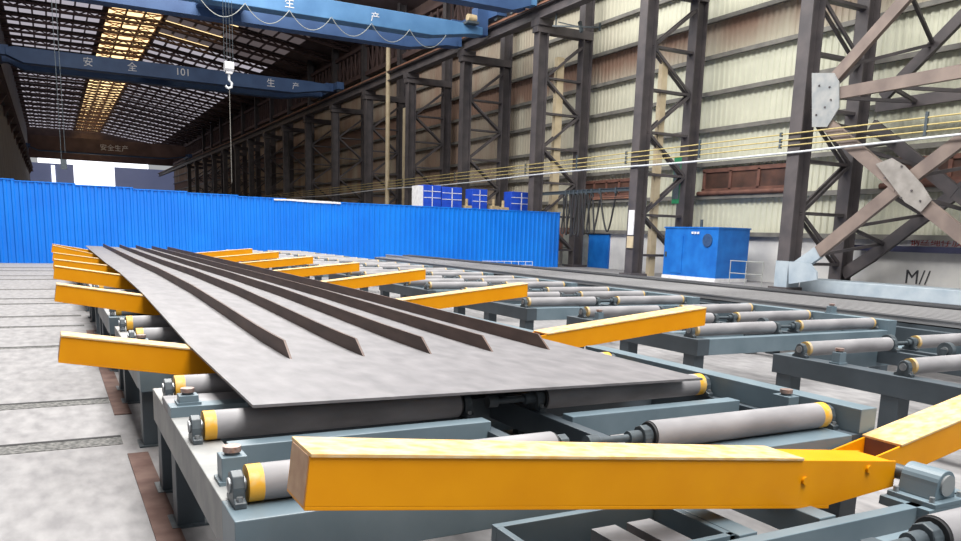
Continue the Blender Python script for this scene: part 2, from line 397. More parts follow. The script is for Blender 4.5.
# ------------------------------------------------------------------ crossed bracing at the right
def bracing():
    r = thing('crossed_bracing', 'big brown crossed bracing with grey gusset plates, right wall', 'bracing', (FX, 0, 0))
    mem = [((18.2,6.55),(11.1,12.7),.36,'steel2'), ((18.4,6.28),(11.0,6.38),.36,'steel2'), ((18.5,5.7),(15.3,3.35),.40,'steel2'), ((15.3,3.35),(11.0,.4),.40,'steel2'),
           ((17.9,1.35),(15.3,3.35),.40,'steel2'), ((15.3,3.35),(11.0,6.4),.40,'steel2'), ((19.0,.62),(17.9,1.35),.42,'plinth')]
    for dx, off in ((-.18, 0), (RX-FX-.1, -.05)):
        for q, ((y0,z0),(y1,z1),w,m) in enumerate(mem):
            MB().bar((dx+.012*q,y0,z0+off),(dx+.012*q,y1,z1+off), .16, w, side=(1,0,0)).build('brace_member', m if dx < 0 else 'steel', r)
    g = MB().prism([(18.75,7.04),(17.90,6.91),(17.68,6.61),(17.58,5.82),(17.95,5.28),(18.53,5.34)], 'x', -.30, -.26)
    g.build('gusset_plate', 'gusset', r)
    MB().prism([(16.06,4.02),(15.56,4.16),(15.12,3.91),(14.53,3.37),(14.17,2.92),(14.45,2.59),(14.98,2.88),(15.42,3.35)], 'x', -.31, -.27).build('gusset_plate', 'gusset2', r)
    MB().prism([(18.89,0.98),(17.99,0.95),(17.73,0.70),(17.69,0.45),(18.80,0.24)], 'x', -.36, -.30).build('gusset_plate', 'plinth', r)
    # bolts on gussets
    for y, z in ((18.4,6.6),(18.0,6.5),(17.9,6.1),(18.4,5.7),(18.1,5.9)): MB().cyl((-.33,y,z),(-.29,y,z), .03, 8).build('bolt', 'steel', r)
    for y, z in ((15.7,3.6),(15.2,3.9),(14.8,3.2),(14.5,2.9),(15.1,3.0)): MB().cyl((-.34,y,z),(-.30,y,z), .03, 8).build('bolt', 'steel', r)
    # lacing between the two planes
    for (y0,z0),(y1,z1),n in (((17.6,7.1),(11.9,12.0),6), ((18.0,6.2),(11.9,6.3),6), ((18.2,5.5),(15.6,3.6),4), ((15.0,3.1),(11.9,1.0),4), ((18.2,1.2),(15.6,3.1),4), ((15.0,3.6),(11.9,5.8),4)):
        for i in range(n):
            ya, za = y0+(y1-y0)*i/n, z0+(z1-z0)*i/n; yb, zb = y0+(y1-y0)*(i+1)/n, z0+(z1-z0)*(i+1)/n
            p, q = ((-.1,ya,za),(RX-FX-.1,yb,zb)) if i % 2 == 0 else ((RX-FX-.1,ya,za),(-.1,yb,zb))
            MB().bar(p, q, .1,.1).build('lacing_bar', 'steel', r)
    return r
bracing()
pl = MB().box(22.62, 23.7, 11.8, 18.92, 0, .42)
tag(pl.build('concrete_plinth', 'plinth', bevel=.02), 'pale blue-grey painted plinth below the crossed bracing', 'plinth')
MB().box(-.31,.31,-.27,.27,.1,1.0).build('painted_foot', 'plinth', [o for o in COL.objects if o.name.startswith('crane_column') and abs(o.location.y-19.2) < .1][0])

# ------------------------------------------------------------------ pipes and cables on the columns
for i, (z, lab) in enumerate(((5.2,'topmost of the three ochre conductor rails strung along the columns'), (5.0,'middle one of the three ochre conductor rails strung along the columns'), (4.82,'lowest of the three ochre conductor rails strung along the columns'))):
    p = thing('conductor_rail', lab, 'conductor rail', (21.97, 4, z), 'ochre conductor rails along the columns')
    MB().cyl((0,0,0),(0,90,0), .022, 8).build('rail', 'ochre', p, smooth=True)
    h = MB()
    for k in range(10): h.box(-.03,.05,7.3+8.3*k+.1,7.3+8.3*k+.18,-.07,.07)
    h.build('insulator_clip', 'iron', p)
tag(MB().tube([(21.95,4+3*k,4.62+.05*math.sin(k*.8)) for k in range(30)], .035).build('water_pipe', 'pale', smooth=True), 'thin white pipe running along the columns below the ochre rails', 'pipe')
for i, (y, lab) in enumerate(((14.6,'short insulator hanger on the ochre rails in front of crossed bracing'),(23.6,'short insulator hanger on the ochre rails above the blue cabin'),(31.7,'short insulator hanger on the ochre rails above the hose loops'))):
    tag(MB().box(21.94,22.0,y-.04,y+.04,4.7,5.36).build('rail_hanger', 'iron'), lab, 'hanger', 'insulator hangers on the ochre rails')
# posts standing in front of the wall
tag(MB().cyl((22,55.9,0),(22,55.9,15.5), .16, 10).build('thin_pole', 'cream', smooth=True), 'thin ochre pole rising past the runway girder in mid hall', 'pole')
tag(MB().box(23.3,23.7,35.75,36.05,0,10.6).build('cream_post', 'cream'), 'cream square post inside the column behind hoarding end', 'post')
tag(MB().box(23.0,23.6,55.0,55.5,0,10.4).build('cream_post', 'cream'), 'cream square post just left of the thin ochre pole', 'post')
tag(MB().box(23.2,23.5,27.5,27.75,0,9.0).build('cream_post', 'cream'), 'cream square post inside the column beside the blue cabin', 'post')
# branching bracket lamps on the cladding
def wall_bracket(y, z, lab):
    r = thing('rail_bracket', lab, 'bracket', (22.15, y, z), 'spidery brackets under the runway girder')
    MB().bar((-.2,0,0),(1.6,-1.4,-.1), .07,.07).build('arm', 'iron', r)
    MB().bar((0,0,-.05),(0,0,12.2-z), .05,.05).build('drop_rod', 'iron', r)
    MB().bar((.2,.1,.25),(.9,-.75,-.05), .05,.05).bar((1.6,-1.4,-.25),(1.6,-1.4,.1), .08,.08).bar((.9,-.9,-.3),(.9,-.7,.2), .14,.14).build('holder', 'iron', r)
wall_bracket(34.3, 11.6, 'spidery iron bracket under the runway girder, farther one'); wall_bracket(26.2, 11.4, 'spidery iron bracket at the picture top near the second column')

# festoon rail with hose loops
fr = thing('festoon_rail', 'dark festoon rail carrying hanging hose loops between two columns', 'festoon rail', (22.6, 27.7, 3.75))
MB().ibar((0,0,0),(0,8.6,0), .1,.16,.02).build('rail', 'iron', fr)
MB().ibar((0,0,-.35),(0,3.4,-.35), .08,.1,.02).build('lower_rail', 'rustbeam', fr)
hl = [(29.4,30.5,1.9),(30.6,31.2,1.8),(31.25,31.6,1.8),(31.65,31.95,1.75),(32.0,32.3,1.65),(32.35,32.65,1.7),(32.7,33.0,1.65),(33.05,33.35,1.7),(33.4,33.7,1.75)]
for y0, y1, zb in hl: MB().box(-.06,.06,y0-27.7-.05,y0-27.7+.05,-.16,.1).build('trolley', 'iron', fr)
for i, (y0, y1, zb) in enumerate(hl):
    pts = []
    for k in range(17):
        t = k/16; pts.append((22.6+.05*math.sin(i*2+k*.3), y0+(y1-y0)*t + .12*math.sin(t*math.pi*2), 3.66-(3.66-zb)*(1-abs(2*t-1)**2.6)))
    tag(MB().tube(pts, .045).build('festoon_hose', 'black', smooth=True), 'dark hanging hose loop on the festoon rail, %s from its right end' % ORD[i], 'hose', 'hose loops on the festoon rail')

# ------------------------------------------------------------------ things by the right wall
struct('door_1', MB().box(25.8, 25.92, 33.95, 35.75, 0, 1.78), 'cabin').name = 'door_1'
gc = thing('grey_cabinet', 'narrow grey cabinet beside the blue door on the right wall', 'cabinet', (25.38, 36.6, 0))
MB().box(-.3,.5,-.7,.55,.1,1.75).build('body', 'grey', gc); MB().box(-.3,.5,-.7,.55,0,.1).build('plinth_base', 'iron', gc); MB().box(-.33,-.3,-.55,.7,1.0,1.04).build('handle_bar', 'iron', gc)
br = thing('electric_box', 'reddish-brown electric box beside the end of blue hoarding', 'electric box', (25.69, 38.1, .9))
MB().box(-.2,.2,-.5,.5,0,1.2).build('body', 'brownbox', br); MB().cyl((0,-.2,-.9),(0,-.2,0), .06).build('conduit', 'black', br)
sg = thing('column_sign', 'white vertical sign on the column left of the blue cabin', 'sign', (21.98, 27.42, 1.2))
MB().box(-.03,.01,-.18,.18,.55,1.6).build('board', 'white', sg); MB().box(-.03,.01,-.2,.2,0,.5).build('lower_plate', 'cream', sg)
# blue cabin
cb = thing('blue_cabin', 'blue sheet-metal cabin with round vent standing by right wall', 'cabin', (23.0, 23.3, 0))
MB().box(0,1.7,0,3.1,.12,2.1).build('body', 'cabin', cb, bevel=.02)
MB().box(-.03,1.73,-.03,3.13,2.08,2.14).build('roof_sheet', 'cabin', cb)
MB().box(-.02,1.72,-.02,3.12,0,.14).build('white_skirt', 'white', cb)
MB().cyl((-.04,.55,1.62),(.0,.55,1.62), .26, 20).build('round_vent', 'cabin_dark', cb, smooth=True)
MB().box(-.025,0,1.95,2.6,.25,1.75).build('door_panel', 'cabin', cb)
MB().cyl((.6,1.6,2.1),(.6,1.6,2.45), .06, 10).build('vent_pipe', 'iron', cb, smooth=True)
MB().box(-.03,0,2.9,3.0,.9,1.1).build('handle', 'iron', cb)
t = MB()
for k in range(3): t.box(-.03,-.0,1.05+.16*k,1.15+.16*k,1.86,1.95)
t.build('maker_plate', 'white', cb)
def rail(name, lab, loc, L, h, axis, m='pale', n=3, r=.025):
    o = thing(name, lab, 'handrail', loc)
    def P(a, z): return (a,0,z) if axis == 'x' else (0,a,z)
    for k in range(n+1): MB().cyl(P(L*k/n,0),P(L*k/n,h), r, 8).build('post', m, o)
    MB().cyl(P(-r,h),P(L+r,h), r, 8).build('top_rail', m, o); MB().cyl(P(0,h*.5),P(L,h*.5), r, 8).build('mid_rail', m, o)
rail('handrail', 'thin grey handrail in front of the blue cabin', (22.3, 20.3, 0), 1.55, .9, 'y', 'grey', n=2, r=.015)
rail('low_railing', 'low white railing in front of the hoarding right part', (18.0, 33.4, 0), 2.8, .34, 'x', 'white', n=7, r=.012)
sw = thing('green_switch_box', 'green switch box on rear leg of column above blue cabin', 'switch box', (24.7, 27.75, 3.2))
MB().box(0,.5,-.15,.32,0,2.0).build('body', 'green', sw); MB().box(-.02,0,-.12,.28,.2,1.8).build('front_grille', 'iron', sw)
# navy rail, writing on the wall
tag(MB().box(25.55,25.8,4,19.2,1.42,1.62).box(25.8,25.95,4.5,4.7,1.45,1.6).box(25.8,25.95,12,12.2,1.45,1.6).box(25.8,25.95,18.5,18.7,1.45,1.6).build('wall_rail', 'navy'), 'dark navy rail along the plaster wall under the red lettering', 'rail')
def text(s, name, size, m, loc, rot, parent=None, ext=.004):
    cu = bpy.data.curves.new(name, 'FONT'); cu.body = s; cu.size = size; cu.extrude = ext; cu.align_x = 'LEFT'
    o = bpy.data.objects.new(name, cu); COL.objects.link(o)
    bpy.context.view_layer.update()
    me = bpy.data.meshes.new_from_object(o); bpy.data.objects.remove(o)
    o = bpy.data.objects.new(name, me); COL.objects.link(o); me.materials.clear(); me.materials.append(M[m])
    if parent: o.parent = parent
    o.location = loc; o.rotation_euler = rot
    return o
WALLROT = (math.pi/2, 0, -math.pi/2)      # faces -X, reads towards -Y
wb = thing('wall_notice', 'white notice strip with red characters above the navy rail', 'notice', (25.88, 17.25, 1.62))
MB().box(0,.03,-3.4,.1,.02,.36).build('board', 'white', wb)
text('钢丝绳存放处', 'lettering', .36, 'red', (-.008, 0, .05), WALLROT, wb)
gf = text('M//', 'wall_marking', .68, 'ink', (25.885, 17.3, .36), (math.pi/2, 0, -math.pi/2))
tag(gf, 'hand-painted black letter and strokes on the plaster wall', 'marking')

# ------------------------------------------------------------------ blue hoarding across the hall
hd = thing('hoarding_fence', 'tall bright blue corrugated hoarding across the hall behind the machine', 'hoarding', (0, 35.2, 0))
xs = [-3.15 + 2.05*i for i in range(14)]
for i in range(13):
    x0, x1 = xs[i], xs[i+1]; zt = (3.06 - .0237*(x0+1.5)) if x0 < 11 else 2.80
    mb = MB(); prof = []; t = x0
    while t < x1-.01:
        for a, d in ((0,0),(.12,0),(.15,.035),(.22,.035)): prof.append((min(t+a,x1), d))
        t += .2563
    prof.append((x1, 0)); vs = []
    for a, d in prof: vs += [(a,-d,0),(a,-d,zt)]
    n = len(prof); fs = [(2*j,2*j+2,2*j+3,2*j+1) for j in range(n-1)]; o_ = len(vs)
    for a, d in prof: vs += [(a,.01-d,0),(a,.01-d,zt)]
    fs += [(o_+2*j,o_+2*j+1,o_+2*j+3,o_+2*j+2) for j in range(n-1)] + [(2*j+1,2*j+3,o_+2*j+3,o_+2*j+1) for j in range(n-1)]
    mb.add(vs, fs).build('panel', 'blue', hd)
    MB().box(x0, x0+.08, .015, .1, 0, zt-.05).build('post', 'iron', hd)
    MB().box(x0, x1, -.05, .06, zt-.005, zt+.035).build('top_edge', 'blue', hd)
MB().prism([(8.6,2.78),(9.2,2.80),(10.2,2.76),(11.6,2.75),(11.6,2.83),(10.9,2.85),(9.4,2.87),(8.6,2.85)], 'y', -.06, -.045).build('torn_edge', 'white', hd)
# machines behind it
pf = thing('service_platform', 'dark service platform behind hoarding under the blue cabinets', 'platform', (16.3, 37.2, 0))
MB().box(0,8.0,0,2.2,2.4,2.55).build('deck', 'steel', pf)
for x in (.1,4,7.7):
    for y in (.1,2.0): MB().box(x,x+.15,y,y+.15,0,2.4).build('leg', 'steel', pf)
def cabinet(x0, x1, zt, lab, side=False):
    r = thing('control_cabinet', lab, 'cabinet', (x0, 37.6, 2.55), 'blue cabinets above the hoarding')
    w = x1-x0
    MB().box(0,w,0,.8,0,zt-2.55).build('body', 'royal', r, bevel=.02)
    g = MB()
    for z in (.3,.62): g.box(.02,w-.02,-.015,0,zt-2.55-z-.02,zt-2.55-z+.01)
    g.box(w*.48,w*.52,-.015,0,.1,zt-2.6).build('door_seam', 'white', r)
    if side: MB().box(-.28,-.005,0,.8,0,zt-2.6).build('white_side', 'white', r)
cabinet(16.75, 17.75, 3.98, 'blue cabinet with white side, leftmost above the hoarding', True)
cabinet(17.8, 18.95, 3.94, 'blue cabinet second from left above the hoarding')
cabinet(19.55, 20.45, 3.92, 'narrow blue cabinet third from left above the hoarding')
cabinet(21.9, 23.2, 3.90, 'rightmost blue cabinet above the hoarding end')
for i, (x, w, h, lab) in enumerate(((19.1,.4,.5,'small beige motor box left of the narrow blue cabinet'),(20.65,.5,.55,'small beige motor box just right of the narrow blue cabinet'),(21.25,.5,.5,'small beige motor box between the two right-hand blue cabinets'),(23.4,.6,.5,'small beige motor box right of the last blue cabinet'))):
    r = thing('motor_box', lab, 'motor box', (x, 37.5, 2.55), 'beige motor boxes above the hoarding')
    MB().box(0,w,0,.5,0,h).build('housing', 'beige', r, bevel=.02); MB().box(w*.3,w*.7,-.02,0,h*.3,h*.7).build('cover', 'iron', r); MB().cyl((w/2,.25,h),(w/2,.25,h+.35), .08, 8).build('lifting_neck', 'beige', r)

# ------------------------------------------------------------------ cranes
def crane(lab, y, zb, zt, m, letters, extra=None, m2='crane2'):
    r = thing('bridge_crane', lab, 'crane', (0, y, zb), 'bridge cranes spanning the hall')
    g = MB()
    g.prism([(-2.1,.45),(-1.0,0),(18.5,0),(20.9,.4),(21.5,.4),(21.5,zt-zb-.1),(19.8,zt-zb),(-1.5,zt-zb),(-2.1,zt-zb-.1)], 'y', 0, .9)
    g.build('main_girder', m, r, bevel=.03)
    g = MB().prism([(-2.1,.45),(-1.0,0),(18.5,0),(20.9,.4),(21.5,.4),(21.5,zt-zb-.1),(-2.1,zt-zb-.1)], 'y', 3.2, 4.1)
    g.build('rear_girder', m2, r)
    h = 13.3 - zb
    for x0, x1, xa, xb in ((21.85,22.45,21.2,21.86),(-3.05,-2.45,-2.46,-1.9)):
        c = MB().box(x0,x1,-.9,5.0,h-.06,h+.5).build('end_carriage', m2, r)
        for ya in (.1, 3.3): MB().box(xa,xb,ya,ya+.7,.45,h+.5).build('end_bracket', m2, r)
        for yy in (-.5, 4.4): MB().cyl(((x0+x1)/2-.15,yy,h-.03),((x0+x1)/2+.15,yy,h-.03), .24, 14).build('wheel', 'iron', c)
    MB().box(7.0,9.2,.95,3.15,zt-zb-.5,zt-zb-.12).build('trolley', m2, r)
    for s, x, z, h in letters: text(s, 'lettering', h, 'white', (x, -.012, z), (math.pi/2,0,0), r)
    return r
crane('bright blue bridge crane nearest, at the picture top', 40.6, 11.92, 12.82, 'crane', [('产',15.0,.25,.5),('生',10.6,.25,.5),('全',5.6,.25,.5)])
crane('dark blue bridge crane marked 101 under the orange skylight', 68, 12.70, 13.75, 'crane2', [('101',9.2,.35,.75),('安',2.8,.3,.7),('全',5.8,.3,.7),('生',16.2,.3,.7),('产',18.3,.3,.6)])
crane('farthest brown-blue bridge crane low in front of the bright doorway', 150, 13.0, 15.2, 'wallup', [('安全生产',8,.6,1.1)], m2='crane2')
# rear crane carriage seen at the picture top
e = thing('crane_carriage', 'blue crane end carriage with motors at the picture top edge', 'crane carriage', (19.3, 35.3, 12.4))
MB().prism([(-7,0),(1.2,0),(2.2,.35),(2.2,1.2),(-7,1.2)], 'y', .3, 1.1).build('girder_end', 'crane2', e); MB().box(2.55,3.15,-.6,3.6,.86,1.4).build('carriage_beam', 'crane', e); MB().box(1.9,2.56,.35,1.0,.4,1.4).build('end_bracket', 'crane', e)
for yy in (-.2,3.1): MB().cyl((2.7,yy,.86),(3.0,yy,.86), .24, 14).build('wheel', 'iron', e)
MB().cyl((1.5,1.6,.62),(2.2,1.6,.62), .25, 14).build('drive_motor', 'crane', e); MB().box(1.4,2.3,1.0,1.7,.3,.38).build('motor_shelf', 'crane2', e)
mt = thing('crane_motor', 'pale drive motor at the right end of bright blue crane', 'motor', (20.4, 40.15, 12.72))
MB().cyl((0,0.2,.3),(.5,0.2,.3), .2, 14).build('motor_body', 'beige', mt, smooth=True); MB().box(-.1,.6,-.05,.6,0,.12).build('mount', 'iron', mt)
# festoon cable loops below the bright blue crane
for i in range(6):
    x0 = 6.6 + 2.1*i; pts = [(x0+2.1*k/14, 40.45, 11.98-.75*(1-abs(2*k/14-1)**2)) for k in range(15)]
    tag(MB().tube(pts, .018, 6).build('festoon_cable', 'grey', smooth=True), 'pale cable loop under bright blue crane, %s from the left' % ORD[i], 'cable', 'cable loops under the bright blue crane')
hk = thing('crane_hook', 'white crane hook block hanging on ropes above the hoarding', 'hook block', (7.85, 40.3, 8.9))
MB().box(-.15,.15,-.12,.12,-.2,.28).cyl((-.2,0,.1),(.2,0,.1), .24, 14).build('block', 'white', hk)
MB().tube([(0,0,-.2),(0,0,-.5),(.12,0,-.62),(.1,0,-.8),(-.05,0,-.86),(-.18,0,-.76)], .06).build('hook', 'pale', hk)
for x in (-.2,-.07,.07,.2): MB().cyl((x,0,.3),(x,0,3.05), .010, 6).build('rope', 'iron', hk)
MB().cyl((0,0,-5.2),(0,0,-.8), .018, 6).build('chain', 'girt', hk)
h2 = thing('hoist_chain', 'thin hanging hoist chain at the far left of the hall', 'chain', (.6, 40.3, 4.0))
MB().cyl((0,0,0),(0,0,8.0), .012, 6).build('chain_run', 'iron', h2); MB().cyl((.16,0,.6),(.16,0,8.0), .012, 6).build('chain_run', 'iron', h2); MB().box(-.05,.2,-.05,.05,-.12,.3).build('pendant', 'iron', h2)

# ------------------------------------------------------------------ roller table frames
P = 3.35; F0 = 2.67
ROWS = (.19, 1.14, 2.13)
RZ, RR = .672, .07
def leg(root, x, y, h, w=.14):
    l = MB().box(x-w/2, x+w/2, y-.08, y+.08, 0, h); o = l.build('leg', 'frame_shaded', root, bevel=.004)
    MB().box(x-w/2-.03, x+w/2+.03, y-.11, y+.11, 0, .012).build('foot_plate', 'iron', o)
def frame_a():
    r = thing('roller_table_frame', '', 'roller table', (0, F0, 0), 'frames of the left roller table')
    MB().box(.5,.66,.2405,2.52,.4,.6).build('side_beam', 'frame_grey', r, bevel=.004)
    MB().box(3.77,3.9,0,2.52,.6,.735).build('side_beam', 'frame', r, bevel=.004)
    MB().box(3.72,3.92,.0,2.52,.42,.6).build('lower_beam', 'frame_shaded', r)
    MB().box(.5,3.72,0,.24,.415,.6).build('cross_beam', 'frame', r, bevel=.004)
    MB().box(.66,3.72,2.36,2.52,.36,.48).build('cross_beam', 'frame', r, bevel=.004)
    MB().box(.64,1.95,.80,.90,.52,.65).build('raised_cross_beam', 'frame', r, bevel=.004)
    MB().box(2.46,3.72,.80,.90,.50,.63).build('raised_cross_beam', 'frame', r, bevel=.004)
    MB().box(.66,3.72,1.62,1.74,.415,.58).build('cross_beam', 'frame_shaded', r)
    for x in (1.93, 2.40): MB().box(x,x+.07,.24,2.33,.45,.6).build('longitudinal', 'frame_shaded', r, bevel=.003)
    for x in (.58, 3.82):
        for y in (.13, 1.72, 2.36): leg(r, x, y, .42)
    return r
fa = frame_a()
for k in range(-1, 8):
    o = fa if k == -1 else copy_tree(fa)
    o.location.y = F0 + P*k
    o['label'] = ('grey-blue roller table frame at the bottom right below the arm pivot' if k == -1 else
      'grey-blue roller table frame in front, under the near plate edge' if k == 0 else 'grey-blue roller table frame under the plate, %s from the front' % ORD[k])
def frame_b():
    r = thing('roller_table_frame', '', 'roller table', (0, F0, 0), 'frames of the right roller table')
    MB().box(5.78,5.94,0,2.38,.43,.6).build('side_beam', 'frame_shaded', r, bevel=.004)
    MB().box(8.82,8.97,0,2.38,.43,.72).build('side_beam', 'frame', r, bevel=.004)
    MB().box(5.941,8.82,0,.12,.43,.6).build('cross_beam', 'frame', r, bevel=.004)
    MB().box(5.94,8.82,2.26,2.38,.43,.6).build('cross_beam', 'frame', r, bevel=.004)
    MB().box(5.94,8.82,.64,.74,.44,.59).build('cross_beam', 'frame', r, bevel=.004)
    for x in (7.10, 7.36): MB().box(x,x+.07,.12,2.26,.47,.6).build('longitudinal', 'frame_shaded', r, bevel=.003)
    for x in (5.86, 8.9):
        for y in (.13, 1.2, 2.25): leg(r, x, y, .43)
    return r
fb = frame_b()
for k in range(0, 9):
    o = fb if k == 0 else copy_tree(fb)
    o.location.y = F0 + P*k
    o['label'] = 'grey-blue frame of the right-hand roller table, %s from the front' % ORD[k]

# ------------------------------------------------------------------ rollers
def bearing(root, x, name='bearing'):
    o = MB().prism([(-.075,-.072),(.075,-.072),(.075,-.05),(.05,-.04),(.05,.0),(.035,.04),(0,.055),(-.035,.04),(-.05,0),(-.05,-.04),(-.075,-.05)], 'x', x-.022, x+.022).build(name, 'iron', root, bevel=.004)
    MB().cyl((x-.03,0,0),(x+.03,0,0), .03, 14).build('hub', 'shaft', o, smooth=True)
    for q in (-.058,.058): MB().cyl((x,q,-.06),(x,q,-.03), .012, 6).build('bolt', 'shaft', o)
def roller(x0, x1, band_left, band_right, coupling, bear_left, bear_right, r=RR, group=''):
    t = thing('conveyor_roller', '', 'roller', (x0, 0, RZ), group); L = x1-x0
    bw = .055 if r == RR else .03; bm = 'band' if r == RR else 'band2'
    a = bw if band_left else .012; b = bw if band_right else .012
    MB().cyl((a,0,0),(L-b,0,0), r, 28).build('tube', 'roller', t, smooth=True)
    for (p, q, on) in ((0, a, band_left), (L-b, L, band_right)):
        tag(MB().cyl((p,0,0),(q,0,0), r if on else r*.93, 28).build('end_band', bm if on else 'black', t, smooth=True), 'yellow painted band' if on else 'dark end disc')
    MB().cyl((-.065,0,0),(L+.06,0,0), .02, 12).build('shaft', 'shaft', t, smooth=True)
    if bear_left is not None: bearing(t, bear_left)
    if bear_right is not None: bearing(t, L+bear_right)
    if coupling == 'L':
        c = MB().cyl((-.05,0,0),(.0,0,0), .048, 16).cyl((-.12,0,0),(-.05,0,0), .032, 14).cyl((-.30,0,0),(-.12,0,0), .018, 12).cyl((-.36,0,0),(-.30,0,0), .034, 14)
        c.build('universal_joint', 'iron', t, smooth=True)
    return t
al = roller(.58, 1.93, True, False, None, -.035, .04, group='left-hand rollers of the left table')
ar = roller(2.47, 3.70, False, True, 'L', -.03, .035, group='right-hand rollers of the left table')
bl = roller(5.89, 7.06, True, False, None, -.045, .06, r=.066, group='left-hand rollers of the right table')
brr = roller(7.46, 8.76, True, True, 'L', -.05, .035, r=.066, group='right-hand rollers of the right table')
rown = ['front', 'middle', 'back']
def place(proto, kr, side, table, first):
    f = True
    for k, rows in kr:
        for j in rows:
            o = proto if f else copy_tree(proto)
            f = False
            o.location.y = F0 + P*k + ROWS[j]
            if table == 'left':
                if k == -1: lab = 'grey roller cut off by the bottom right picture corner'
                elif k == 0 and j == 0: lab = ('thick grey yellow-banded roller half hidden behind the big near arm' if side == 'left' else 'grey roller with yellow right end behind the big near arm')
                elif k == 0: lab = 'grey %s half-roller under the plate, %s row of the front frame' % (side, rown[j])
                else: lab = 'yellow-ended roller at the plate left edge, %s row of %s frame' % (rown[j], ORD[k])
            else:
                lab = 'grey %s half-roller of the right-hand table, %s row of %s frame' % (side, rown[j], ORD[k])
            o['label'] = lab
place(al, [(0,(0,1,2)),(1,(0,1,2)),(2,(0,1,2)),(3,(0,1,2))], 'left', 'left', None)
place(ar, [(-1,(2,)),(0,(0,1,2))], 'right', 'left', None)
place(bl, [(0,(1,2))]+[(k,(0,1,2)) for k in range(1,9)], 'left', 'right', None)
place(brr, [(0,(1,2))]+[(k,(0,1,2)) for k in range(1,9)], 'right', 'right', None)
# guide wheels between the half rollers
gw = thing('guide_wheel', '', 'guide wheel', (7.16, 0, .60), 'guide wheels between the half rollers')
MB().cyl((-.03,0,.075),(.03,0,.075), .075, 22).build('tyre', 'iron', gw, smooth=True); MB().cyl((-.04,0,.075),(.04,0,.075), .035, 14).build('hub', 'shaft', gw, smooth=True)
MB().box(-.06,-.045,-.03,.03,0,.09).box(.045,.06,-.03,.03,0,.09).build('fork', 'iron', gw)
for i, (y, lab) in enumerate(((F0+1.62,'round guide wheel behind the second roller coupling of right-hand table'),(F0+2.2+.0,'round guide wheel just behind a roller of the front right-hand frame'),(F0+P+.42,'round guide wheel in the second right-hand frame near yellow arm end'))):
    o = gw if i == 0 else copy_tree(gw); o.location.y = y; o['label'] = lab

# ------------------------------------------------------------------ stop blocks
def block(lab, loc, w=.10, d=.10, h=.11):
    r = thing('stop_block', lab, 'stop block', loc)
    MB().box(-w/2,w/2,-d/2,d/2,.012,h).build('post', 'frame', r, bevel=.003)
    MB().box(-w/2-.012,w/2+.012,-d/2-.012,d/2+.012,0,.014).build('base', 'frame', r)
    MB().cyl((0,0,h),(0,0,h+.012), .03, 18).build('collar', 'iron', r, smooth=True); MB().cyl((0,0,h+.012),(0,0,h+.034), .036, 20).build('disc', 'copper', r, smooth=True)
block('grey stop block with worn round disc on the near left side beam', (.585, F0+.47, .60))
cv = thing('cover_plate', 'flat grey cover box on the left side beam beside plate corner', 'cover', (.5, 4.33, .6))
MB().box(0,.40,0,.12,0,.055).build('front_lip', 'frame', cv); MB().box(0,.40,.12,.36,.0,.05).build('top_sheet', 'roller', cv, bevel=.004)
block('grey stop block with disc standing on the flat cover box', (.60, 4.42, .655), .10, .09, .05)
block('grey stop block on the right side beam behind near roller', (3.722, 3.13, .60), .085, .12, .13)
block('small grey stop block on side beam of the front right-hand frame', (5.86, 4.42, .60), .08, .08, .10)
block('small grey stop block on side beam of second right-hand frame', (5.86, F0+P+1.8, .60), .08, .08, .10)
block('small grey stop block on side beam of third right-hand frame', (5.86, F0+2*P+1.75, .60), .08, .08, .10)
block('small grey stop block on the far side beam of right-hand table', (8.9, 6.9, .72), .10, .08, .09)
block('small grey stop block on left side beam of the second frame', (.58, F0+P+.68, .60))
# open tray and tie beams in the front gap
ty = thing('open_tray', 'open-topped dark steel tray below the big near arm', 'tray', (1.46, 2.09, 0))
MB().box(0,.82,.44,.48,.30,.48).box(0,.03,0,.44,.30,.48).box(.79,.82,0,.44,.30,.48).box(0,.82,0,.03,.30,.48).build('rim', 'frame', ty, bevel=.003)
MB().box(.03,.79,.03,.44,.30,.32).build('bottom', 'frame_shaded', ty)
for x in (.05,.70):
    for y in (.04,.38): MB().box(x,x+.06,y,y+.06,0,.3).build('leg', 'frame_shaded', ty)
for x in (.38,.56): MB().box(x,x+.12,.06,.34,.32,.45).build('chain_guide', 'roller', ty)
for i, (x, lab) in enumerate(((2.285,'left one of two tie beams below the near arm'),(2.745,'right one of two tie beams below the near arm'))):
    tag(MB().box(x,x+.10,2.075,F0,.36,.48).build('tie_beam', 'frame', bevel=.004), lab, 'tie beam', 'tie beams below the near arm')

